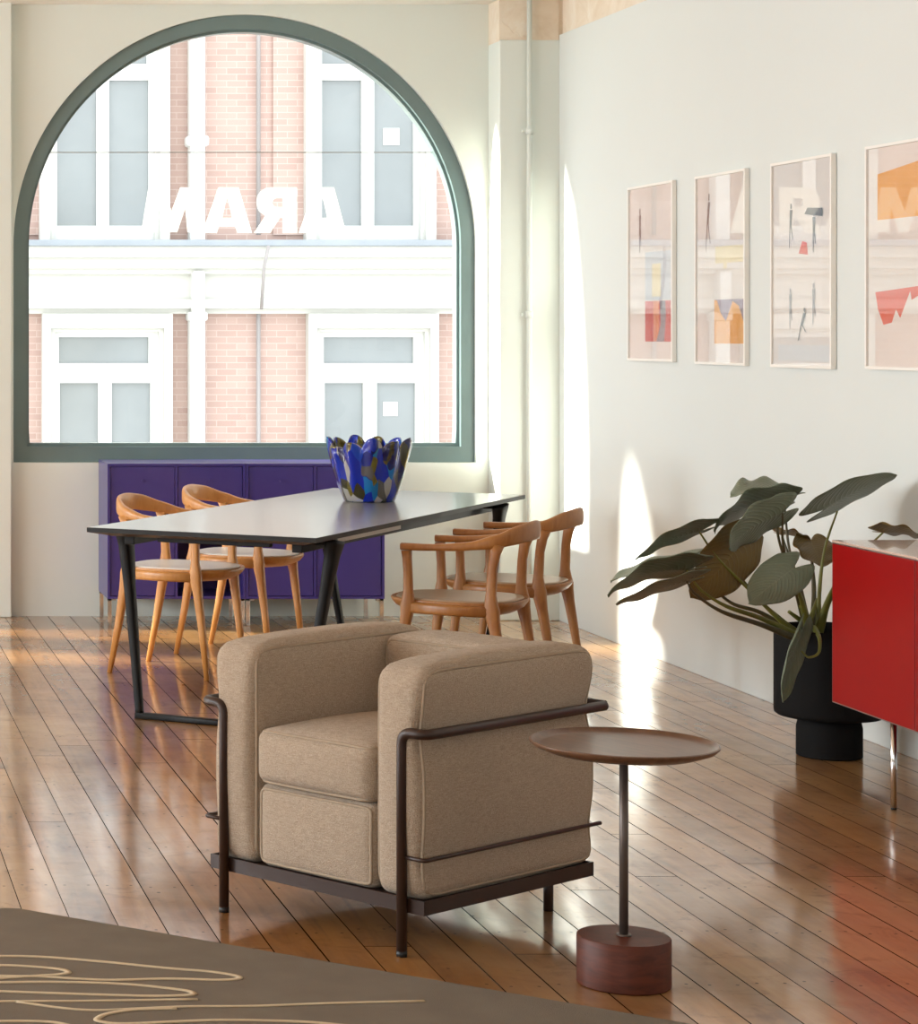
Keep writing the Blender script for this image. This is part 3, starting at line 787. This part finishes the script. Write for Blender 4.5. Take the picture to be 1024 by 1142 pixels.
# thin black edge, then an underside bevelled inward
lv = [(TWH, TLH, TZ-.0005), (TWH, TLH, TZ-.013)]
R0 = [bm.verts.new((sx*TWH, sy*TLH, TZ-.001)) for sx, sy in ((-1, -1), (1, -1), (1, 1), (-1, 1))]
R1 = [bm.verts.new((sx*TWH, sy*TLH, TZ-.018)) for sx, sy in ((-1, -1), (1, -1), (1, 1), (-1, 1))]
R2 = [bm.verts.new((sx*(TWH-.07), sy*(TLH-.07), TZ-.034)) for sx, sy in ((-1, -1), (1, -1), (1, 1), (-1, 1))]
for a, b, mi in ((R0, R1, 0), (R1, R2, 1)):
    for i in range(4): bm.faces.new((a[i], a[(i+1) % 4], b[(i+1) % 4], b[i])).material_index = mi
bm.faces.new(R2).material_index = 1
obj('edge_band', bm, [M_edge, M_under], t, 'black edge with bevelled underside')
def end_frame(sy):
    yb = sy*(TLH-.193)
    bm = BM()
    for sx in (-1, 1):
        pts = [(sx*(.318+.098*z/.7), yb-sy*.083*z/.7, z) for z in (.012, .15, .45, .62, .702)]
        P = spline(pts, 5)
        tube(bm, P, lerp_list([.016, .018, .025, .038, .056], len(P)), 14, up=Vector((1, 0, 0)), r2=lerp_list([.014, .015, .018, .022, .028], len(P)), power=4.0)
    tube(bm, [(-.333, yb, .012), (.333, yb, .012)], .017, 12, up=Vector((0, 0, 1)), r2=.012, power=5)
    return obj('trestle_leg', bm, M_blacksteel, t)
end_frame(-1); end_frame(1)
for sy in (-1, 1):
    bm = BM(); box(bm, (-.40, sy*(TLH-.276)-.035, .684), (.40, sy*(TLH-.276)+.035, .700), bevel=.003); obj('cross_plate', bm, M_blacksteel, t)
for sx in (-1, 1):
    bm = BM(); box(bm, (sx*.33-.02, -TLH+.12, .662), (sx*.33+.02, TLH-.12, .700), bevel=.003); obj('long_rail', bm, M_blacksteel, t)
bm = BM(); box(bm, (.432, -TLH+.24, TZ-.034), (.440, -TLH+.95, TZ-.014)); obj('leaf_runner', bm, M_alu, t, 'pale metal runner under the right edge')
bm = BM(); box(bm, (-.20, -TLH+.085, .680), (.24, -TLH+.115, .700), bevel=.002); obj('front_rail', bm, M_blacksteel, t)

# ------------------------------------------------------------------ dining chairs (front = +x in the chair's own frame)
def superel(a, p=2.6):
    c, s = math.cos(a), math.sin(a)
    return math.copysign(abs(c)**(2/p), c), math.copysign(abs(s)**(2/p), s)
def make_chair(label, M_oak, leather):
    t = thing('dining_chair', label, 'chair', (0, 0, 0), 0, 'wooden dining chairs round the long table')
    def plan(a, s):
        c, q = superel(a, 2.7)
        x = .012 + (.262 if c > 0 else .232)*c*s; y = (.214 - .010*c)*q*s
        return x, y
    # wooden seat shell: thin at the rim, deeper in the middle
    bm = BM(); seg = 56
    prof = [(.05, .398), (.55, .400), (.80, .408), (.93, .425), (.985, .442), (1.0, .452), (.985, .457), (.9, .452), (.5, .446), (.05, .444)]
    rings = [[bm.verts.new((*plan(2*PI*k/seg, s), z)) for k in range(seg)] for s, z in prof]
    for i in range(len(rings)-1):
        for k in range(seg): bm.faces.new((rings[i][k], rings[i][(k+1) % seg], rings[i+1][(k+1) % seg], rings[i+1][k])).smooth = True
    bm.faces.new(rings[0][::-1]); bm.faces.new(rings[-1])
    obj('seat', bm, M_oak, t, sharp=60)
    bm = BM()
    prof = [(.90, .451), (.925, .456), (.91, .461), (.8, .4605), (.5, .457), (.05, .456)]
    rings = [[bm.verts.new((*plan(2*PI*k/seg, s), z)) for k in range(seg)] for s, z in prof]
    for i in range(len(rings)-1):
        for k in range(seg): bm.faces.new((rings[i][k], rings[i][(k+1) % seg], rings[i+1][(k+1) % seg], rings[i+1][k])).smooth = True
    bm.faces.new(rings[0][::-1]); bm.faces.new(rings[-1])
    obj('seat_pad', bm, leather, t, 'leather seat pad')
    # legs that run on as uprights to the rail, flush with the side rails of the seat
    HZ = [0, .2, .36, .405, .43, .455, .49, .56, .61, .64]
    for sy in (-1, 1):
        X = [.212, .190, .170, .163, .160, .159, .158, .159, .162, .164]
        P = [(x, sy*(.207-.004*(z > .1)), z) for x, z in zip(X, HZ)]
        bm = BM(); tube(bm, P, [.0105, .0145, .0185, .0195, .0200, .0190, .0165, .0150, .0160, .0185], 16, up=Vector((1, 0, 0)), r2=[.0105, .0150, .0195, .0240, .028, .0240, .0180, .0165, .0172, .0195], power=3.0)
        obj('leg', bm, M_oak, t)
        X = [-.236, -.196, -.168, -.160, -.156, -.153, -.152, -.157, -.166, -.172]
        P = [(x, sy*(.202-.010*max(0, (z-.45)/.2)), z*(1.055 if z > .5 else 1)) for x, z in zip(X, HZ)]
        bm = BM(); tube(bm, P, [.0105, .0150, .0190, .0195, .0195, .0185, .0170, .0155, .0150, .0145], 16, up=Vector((1, 0, 0)), r2=[.0105, .0155, .0205, .0250, .029, .0250, .0190, .0175, .0195, .0270], power=3.0)
        obj('leg', bm, M_oak, t)
        bm = BM(); tube(bm, [(-.15, sy*.203, .428), (.0, sy*.206, .426), (.155, sy*.204, .428)], [.017, .018, .017], 12, up=Vector((0, 0, 1)), r2=.021, power=4.0)
        obj('side_rail', bm, M_oak, t)
    # back and arms: one bent rail, flat at the arms, a tall leaning band at the back
    half = [(.182, .205, .655), (.06, .214, .657), (-.07, .214, .667), (-.172, .186, .688), (-.236, .108, .712), (-.256, .0, .720)]
    pts = [Vector(p) for p in half] + [Vector((p[0], -p[1], p[2])) for p in half[-2::-1]]
    P = spline(pts, 7); n = len(P)
    hv = [.014, .013, .016, .026, .035, .037]; wv = [.019, .018, .017, .016, .012, .011]
    hh = lerp_list(hv+hv[-2::-1], n); ww = lerp_list(wv+wv[-2::-1], n)
    bm = BM(); tube(bm, P, ww, 14, up=Vector((0, 0, 1)), r2=hh, power=3.0)
    o = obj('back_rail', bm, M_oak, t)
    return t
def tpos(a, b): p = TM + e1*a + e2*b; return (p.x, p.y, 0)
c0 = make_chair('wooden armchair in window-lit colours at the left of the table', M_oak, M_leather_lit)
c0.location = tpos(-.700, .125); c0.rotation_euler = (0, 0, TA)
c0['label'] = 'wooden dining chair with window-lit colours left of the table, nearer of that pair'
c1 = dup(c0, tpos(-.700, .835), TA, 'wooden dining chair with window-lit colours left of the table, farther of that pair')
c2 = make_chair('wooden chair with shaded colours right of the table, directly behind the armchair', M_oak_shade, M_leather_shade)
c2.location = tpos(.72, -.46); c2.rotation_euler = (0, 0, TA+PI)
c3 = dup(c2, tpos(.69, .29), TA+PI, 'wooden chair with shaded colours right of the table, closest to the wall')

# ------------------------------------------------------------------ glass bowl
def bowl_mat():
    m, n, b = base_mat('patchwork_glass', rough=.08, coat=.6)
    v = n.coords(scale=(24, 24, 10))
    ns = n.new('ShaderNodeTexNoise'); ns.inputs['Scale'].default_value = .35; n.link(v, ns.inputs['Vector'])
    vm = n.new('ShaderNodeVectorMath', operation='MULTIPLY_ADD'); n.link(ns.outputs['Color'], vm.inputs[0]); vm.inputs[1].default_value = (1.6, 1.6, 1.6); n.link(v, vm.inputs[2])
    vo = n.new('ShaderNodeTexVoronoi'); vo.inputs['Scale'].default_value = 1.25; n.link(vm.outputs[0], vo.inputs['Vector'])
    sp = n.new('ShaderNodeSeparateColor'); n.link(vo.outputs['Color'], sp.inputs[0])
    col = n.ramp(sp.outputs[0], [(0, rgb(14, 58, 220)), (.22, rgb(6, 16, 110)), (.36, rgb(20, 90, 244)), (.46, rgb(140, 124, 22)), (.58, rgb(222, 218, 208)), (.68, rgb(122, 118, 112)), (.78, rgb(16, 150, 230)), (.86, rgb(78, 74, 40)), (.94, rgb(10, 34, 160))], 'CONSTANT')
    n.link(col, b.inputs['Base Color']); b.inputs['Transmission Weight'].default_value = .6; b.inputs['IOR'].default_value = 1.45
    return m
bc = gnd(412, 559, TZ)
bm = BM(); seg = 160; rings = []
NZ = 26
rnd = random.Random(5); lob = [rnd.uniform(-.022, .026) for _ in range(11)]
def bowl_pt(th, s, inner=0.):
    z = .258*s
    base = .106 + .062*min(1, s*1.15)**.75 - inner
    k = max(0, s-.12)/.88
    fold = math.cos(11*th)
    r = base*(1+.02*k) + .012*k**.8*fold
    li = (th/(2*PI)*11+.5) % 11; i0 = int(li); ll = lob[i0 % 11]
    w = ((math.cos(11*th)+1)/2)**.33
    z += k**2*(ll*w*.9 - .030*(1-w))
    return (r*math.cos(th), r*math.sin(th), max(z, .0))
outer = [[bm.verts.new(bowl_pt(2*PI*k/seg, i/NZ)) for k in range(seg)] for i in range(NZ+1)]
inner = [[bm.verts.new([c if j < 2 else c+.0 for j, c in enumerate(bowl_pt(2*PI*k/seg, .05+.95*i/NZ, .007))]) for k in range(seg)] for i in range(NZ+1)]
for G in (outer, inner):
    for i in range(NZ):
        for k in range(seg): bm.faces.new((G[i][k], G[i][(k+1) % seg], G[i+1][(k+1) % seg], G[i+1][k])).smooth = True
for k in range(seg): bm.faces.new((outer[NZ][k], outer[NZ][(k+1) % seg], inner[NZ][(k+1) % seg], inner[NZ][k])).smooth = True
bm.faces.new(outer[0][::-1]); bm.faces.new(inner[0])
o = obj('glass_bowl', bm, bowl_mat()); o.location = (bc.x, bc.y, TZ+.001)
tag(o, 'fluted blue, olive and white patchwork glass bowl on the dining table', 'bowl')

# ------------------------------------------------------------------ purple cabinets under the window
def purple_cabinet(x0, x1, label, niche):
    yf, yb, z0, z1 = 11.92, 12.30, .135, .806
    t = thing('sideboard', label, 'sideboard', ((x0+x1)/2, (yf+yb)/2, 0), 0, 'purple sideboard units under the arched window')
    hw, hd, th = (x1-x0)/2, (yb-yf)/2, .012
    bm = BM()
    box(bm, (-hw, -hd, z0), (hw, hd, z0+th)); box(bm, (-hw, -hd, z1-th), (hw, hd, z1)); box(bm, (-hw, -hd, z0+th), (-hw+th, hd, z1-th)); box(bm, (hw-th, -hd, z0+th), (hw, hd, z1-th))
    box(bm, (-.006, -hd+.004, z0+th), (.006, hd, z1-th)); box(bm, (-hw+th, hd-.01, z0+th), (hw-th, hd, z1-th), mi=1)
    if niche: box(bm, (.006, -hd+.006, .410), (hw-th, hd, .422))
    obj('carcass', bm, [M_purple, M_purple_in], t)
    for sx in (-1, 1):
        a, b = (-hw+th+.002, -.008) if sx < 0 else (.008, hw-th-.002)
        zb = .424 if (niche and sx > 0) else z0+th+.002
        bm = BM(); box(bm, (a, -hd+.008, zb), (b, -hd+.026, z1-th-.002), bevel=.0015); d = obj('door', bm, M_purple, t)
        bm = BM(); xk = (b-.03 if sx < 0 else a+.03); xk = (a+b)/2
        tube(bm, [(xk, -hd+.010, z1-.085), (xk, -hd-.002, z1-.085)], .007, 12); obj('knob', bm, M_purple, d)
    for sx in (-1, 1):
        for sy in (-1, 1):
            bm = BM(); lx_, ly_ = sx*(hw-.012), sy*(hd-.02)
            box(bm, (lx_-.010, ly_-.010, 0), (lx_+.010, ly_+.010, z0), bevel=.001); box(bm, (lx_-.03 if sx > 0 else lx_-.01, ly_-.01, z0-.01), (lx_+.01 if sx > 0 else lx_+.03, ly_+.01, z0)); obj('leg', bm, M_chrome, t)
    return t
purple_cabinet(1.4455, 2.130, 'purple lacquered sideboard unit under the window, left half with open niche', True)
purple_cabinet(2.132, 2.82, 'purple lacquered sideboard unit under the window, right half behind the table', False)

# ------------------------------------------------------------------ red sideboard
ys, ye, xs_, z0, z1 = 7.735, 5.985, 3.27, .268, .790
t = thing('red_sideboard', 'glossy red sideboard on slim metal legs at the right edge', 'sideboard', (3.50, (ys+ye)/2, 0))
dx0, dx1, L = xs_-3.50, 3.745-3.50, (ys-ye)/2
bm = BM(); box(bm, (dx0+.014, -L+.002, z0+.004), (dx1, L-.002, z1-.008), bevel=.001); obj('carcass', bm, M_red, t)
bm = BM(); box(bm, (dx0, -L, z1-.008), (dx1, L, z1), bevel=.0015); obj('top', bm, M_red_top, t, 'pale glossy top')
bm = BM()
for za in (z0, z1-.012): box(bm, (dx0+.002, -L, za), (dx0+.014, L, za+.004))
for k in range(4):
    yy = L-k*2*L/3; box(bm, (dx0+.002, yy-.002, z0), (dx0+.014, yy+.002, z1-.008))
obj('edge_trim', bm, M_alu, t)
for k in range(3):
    bm = BM(); a = L-(k+1)*2*L/3; box(bm, (dx0, a+.003, z0+.004), (dx0+.013, a+2*L/3-.003, z1-.011), bevel=.001); obj('door', bm, M_red, t)
for sy in (-1, 1):
    for xx in (3.292-3.50+.002, dx1-.03):
        bm = BM(); yy = sy*(L-.39); tube(bm, [(xx, yy, .006), (xx, yy, z0+.004)], .0095, 14)
        o = obj('leg', bm, M_chrome, t, 'slim metal leg')
        bm = BM(); tube(bm, [(xx, yy, 0), (xx, yy, .008)], .0085, 12); obj('foot', bm, M_tip, o)

# ------------------------------------------------------------------ planter
pc = Vector((3.487, 8.27, 0))
t = thing('planter', 'matt black pedestal planter standing by the right wall', 'planter', pc)
bm = BM(); lathe(bm, [(.100, 0), (.107, .004), (.107, .10), (.102, .122), (.088, .137), (.07, .142)], 64); obj('pedestal', bm, M_pot, t, sharp=50)
bm = BM(); lathe(bm, [(.10, .140), (.168, .140), (.177, .147), (.179, .16), (.179, .438), (.176, .442), (.170, .438), (.168, .40)], 72, caps=False); obj('bowl', bm, M_pot, t, sharp=50)
bm = BM(); lathe(bm, [(.169, .395), (.10, .402), (.01, .408)], 40); obj('soil', bm, M_soil, t)

# plant
def leaf_mat(name, top, vein, under):
    m, n, b = base_mat(name, top, .42, spec=.4)
    g = n.new('ShaderNodeNewGeometry'); v = n.coords()
    f = n.noise(v, 9., 5, .6)
    col = n.mix(f, top, vein)
    at_ = n.new('ShaderNodeUVMap'); sp = n.new('ShaderNodeSeparateXYZ'); n.link(at_.outputs[0], sp.inputs[0])
    # side veins running out and forward from the midrib, in the leaf's own coordinates
    w = n.math('ADD', n.math('MULTIPLY', sp.outputs[0], 46.0), n.math('MULTIPLY', n.math('ABSOLUTE', n.math('SUBTRACT', sp.outputs[1], .5)), -38.0))
    vv = n.math('POWER', n.math('ABSOLUTE', n.math('SINE', w)), 10.0)
    col = n.mix(n.math('MULTIPLY', n.math('SUBTRACT', 1.0, vv), .12), col, under)
    mid = n.math('LESS_THAN', n.math('ABSOLUTE', n.math('SUBTRACT', sp.outputs[1], .5)), .012)
    col = n.mix(n.math('MULTIPLY', mid, .6), col, vein)
    col = n.mix(g.outputs['Backfacing'], col, under)
    n.link(col, b.inputs['Base Color'])
    n.link(n.bump(n.math('ADD', vv, f), .35, .004), b.inputs['Normal'])
    return m
M_leaf = leaf_mat('dark_green_leaf', rgb(84, 96, 72), rgb(126, 134, 112), rgb(92, 94, 68))
M_leaf_b = leaf_mat('bronze_leaf_underside', rgb(100, 78, 34), rgb(122, 100, 44), rgb(92, 70, 34))
M_stalk = mottled('leaf_stalk', rgb(128, 132, 54), rgb(98, 96, 44), 20, .45)
M_stalk_d = mottled('dark_leaf_stalk', rgb(84, 78, 42), rgb(70, 60, 36), 20, .45)
pl = thing('potted_plant', 'large-leaved green plant with arching stalks growing in the black planter', 'plant', pc)
def leaf(base, tip, wvec, bend=.0, fold=.15, ruff=.05, mat=None, curl=0.):
    """base, tip, wvec = (px x, px y, distance); wvec is the right-hand edge at mid-leaf, as px offset and distance offset"""
    B = at(*base); T = at(*tip); mid = (B+T)/2
    mpx = ((base[0]+tip[0])/2, (base[1]+tip[1])/2, (base[2]+tip[2])/2)
    Wv = at(mpx[0]+wvec[0], mpx[1]+wvec[1], mpx[2]+wvec[2]) - mid
    Ax = T-B; L = Ax.length; Nn = Ax.cross(Wv).normalized()
    if Nn.z < 0: Nn = -Nn
    Wd = Wv - Ax*(Wv.dot(Ax)/L**2)*.6
    bm = BM(); uvl = bm.loops.layers.uv.new('leaf')
    NU, NV = 22, 14
    ph = base[0]*.37
    G = []
    for i in range(NU+1):
        u = i/NU; row = []
        for j in range(NV+1):
            v = -1+2*j/NV; a = abs(v)
            w = (1-u)**.72*(.60+1.15*u)/.80 if u < 1 else 0
            if u < .12: w *= .86+.14*u/.12
            back = -.27*math.sin(PI*min(1, a*.86))*(1-u)**3 - .06*a*(1-u)
            along = u + back
            p = B + Ax*along + Wd*(v*w)
            p = p + Nn*(bend*L*(4*u*(1-u)) - bend*L*.6*max(0, u-.6)) + Nn*(fold*Wd.length*(a**1.3)*w) + Nn*(ruff*Wd.length*math.sin(u*15+ph+v*1.2)*a*a)
            p = p - Nn*(curl*Wd.length*a*a*w)
            row.append((bm.verts.new(p-pc), (u, j/NV)))
        G.append(row)
    for i in range(NU):
        for j in range(NV):
            q = [G[i][j], G[i][j+1], G[i+1][j+1], G[i+1][j]]
            if i == NU-1: q = [G[i][j], G[i][j+1], G[i+1][j]] if False else q
            f = bm.faces.new([x[0] for x in q]); f.smooth = True
            for lp, x in zip(f.loops, q): lp[uvl].uv = x[1]
    me = bpy.data.meshes.new('leaf'); bmesh.ops.recalc_face_normals(bm, faces=bm.faces)
    if sum(f.normal.dot(Nn) for f in bm.faces) < 0: bmesh.ops.reverse_faces(bm, faces=bm.faces)
    bm.to_mesh(me); bm.free(); me.materials.append(mat or M_leaf)
    o = bpy.data.objects.new('leaf', me); COL.objects.link(o); o.parent = pl
    md = o.modifiers.new('thickness', 'SOLIDIFY'); md.thickness = .0018; md.offset = 0
    return o, B
def stalk(start, via, end, r0=.009, r1=.004, mat=None):
    pts = [at(*start)-pc] + [at(*p)-pc for p in via] + [(end-pc if isinstance(end, Vector) else at(*end)-pc)]
    P = spline(pts, 8); bm = BM()
    tube(bm, P, lerp_list([r0*1.9, r0*1.15, (r0+r1)/2, r1], len(P)), 10); obj('stalk', bm, mat or M_stalk, pl)
# (base, tip, width vector, ...)
o, B = leaf((780, 593, 8.10), (708, 624, 8.02), (4, 7, .12), .05, .06, .03); stalk((893, 712, 8.22), [(866, 688, 8.18), (833, 655, 8.14), (800, 622, 8.12)], B, .006, .003)
o, B = leaf((766, 622, 8.22), (681, 648, 8.16), (5, -7, .13), .04, .06, .04); 
o, B = leaf((766, 636, 8.02), (677, 663, 7.95), (2, 11, .12), .09, .08, .04); stalk((895, 712, 8.20), [(850, 690, 8.10), (810, 676, 8.06), (782, 658, 8.04)], B, .007, .003)
o, B = leaf((766, 648, 7.95), (687, 674, 7.88), (3, 6, .11), .01, .06, .03); stalk((893, 714, 8.18), [(850, 697, 8.08), (805, 682, 8.02), (775, 662, 7.98)], B, .007, .003, M_stalk_d)
stalk((891, 711, 8.24), [(850, 684, 8.22), (815, 672, 8.22), (785, 645, 8.22)], (764, 625, 8.22), .006, .003, M_stalk_d)
o, B = leaf((826, 606, 8.18), (772, 667, 8.06), (27, 18, .03), .03, .06, .06, M_leaf_b); stalk((897, 712, 8.26), [(870, 690, 8.24), (846, 668, 8.22)], (815, 630, 8.16), .007, .004)
o, B = leaf((874, 549, 8.36), (815, 551, 8.26), (6, -10, .16), .06, .1, .08); stalk((905, 708, 8.28), [(893, 660, 8.30), (880, 610, 8.32)], B, .006, .003, M_stalk_d)
o, B = leaf((870, 563, 8.22), (795, 591, 8.10), (5, 13, .14), .10, .1, .06); stalk((903, 708, 8.26), [(885, 650, 8.26), (868, 598, 8.24)], B, .006, .003, M_stalk_d)
o, B = leaf((873, 572, 8.10), (812, 612, 7.98), (12, 14, .09), .06, .12, .06); stalk((901, 708, 8.24), [(888, 660, 8.20), (874, 610, 8.14)], B, .006, .003, M_stalk_d)
o, B = leaf((920, 568, 8.26), (1000, 529, 8.14), (4, 13, .13), .035, .06, .015); stalk((913, 708, 8.28), [(914, 660, 8.28), (920, 612, 8.28)], (934, 570, 8.24), .006, .003)
o, B = leaf((885, 634, 8.02), (836, 672, 7.92), (24, 17, -.02), .08, -.12, .07); stalk((903, 712, 8.22), [(897, 680, 8.14), (890, 656, 8.08)], B, .008, .004)
o, B = leaf((904, 604, 8.40), (916, 632, 8.34), (24, -2, .05), .03, .1, .06, M_leaf_b)
stalk((907, 706, 8.30), [(908, 660, 8.36), (906, 630, 8.39)], B, .007, .004, M_stalk_d)
o, B = leaf((872, 596, 8.46), (906, 604, 8.42), (4, 4, .10), .05, .1, .05, M_leaf_b); stalk((903, 706, 8.30), [(893, 655, 8.38), (880, 620, 8.44)], B, .005, .003, M_stalk_d)
o, B = leaf((985, 594, 7.98), (1034, 601, 7.90), (2, 6, .10), .05, .1, .05, M_leaf_b); stalk((912, 708, 8.28), [(925, 668, 8.22), (948, 630, 8.08)], B, .009, .003)
o, B = leaf((893, 708, 8.05), (872, 783, 8.02), (9, 3, .03), .06, .5, .05, None, .9); stalk((908, 700, 8.20), [(914, 712, 8.09), (913, 728, 8.04), (902, 733, 8.04)], (894, 726, 8.05), .005, .003)
for e_, r in (((893, 676, 8.16), .013), ((880, 682, 8.22), .012), ((912, 668, 8.3), .012)):
    stalk((905, 716, 8.27), [(902, 700, 8.25)], e_, r, .006)
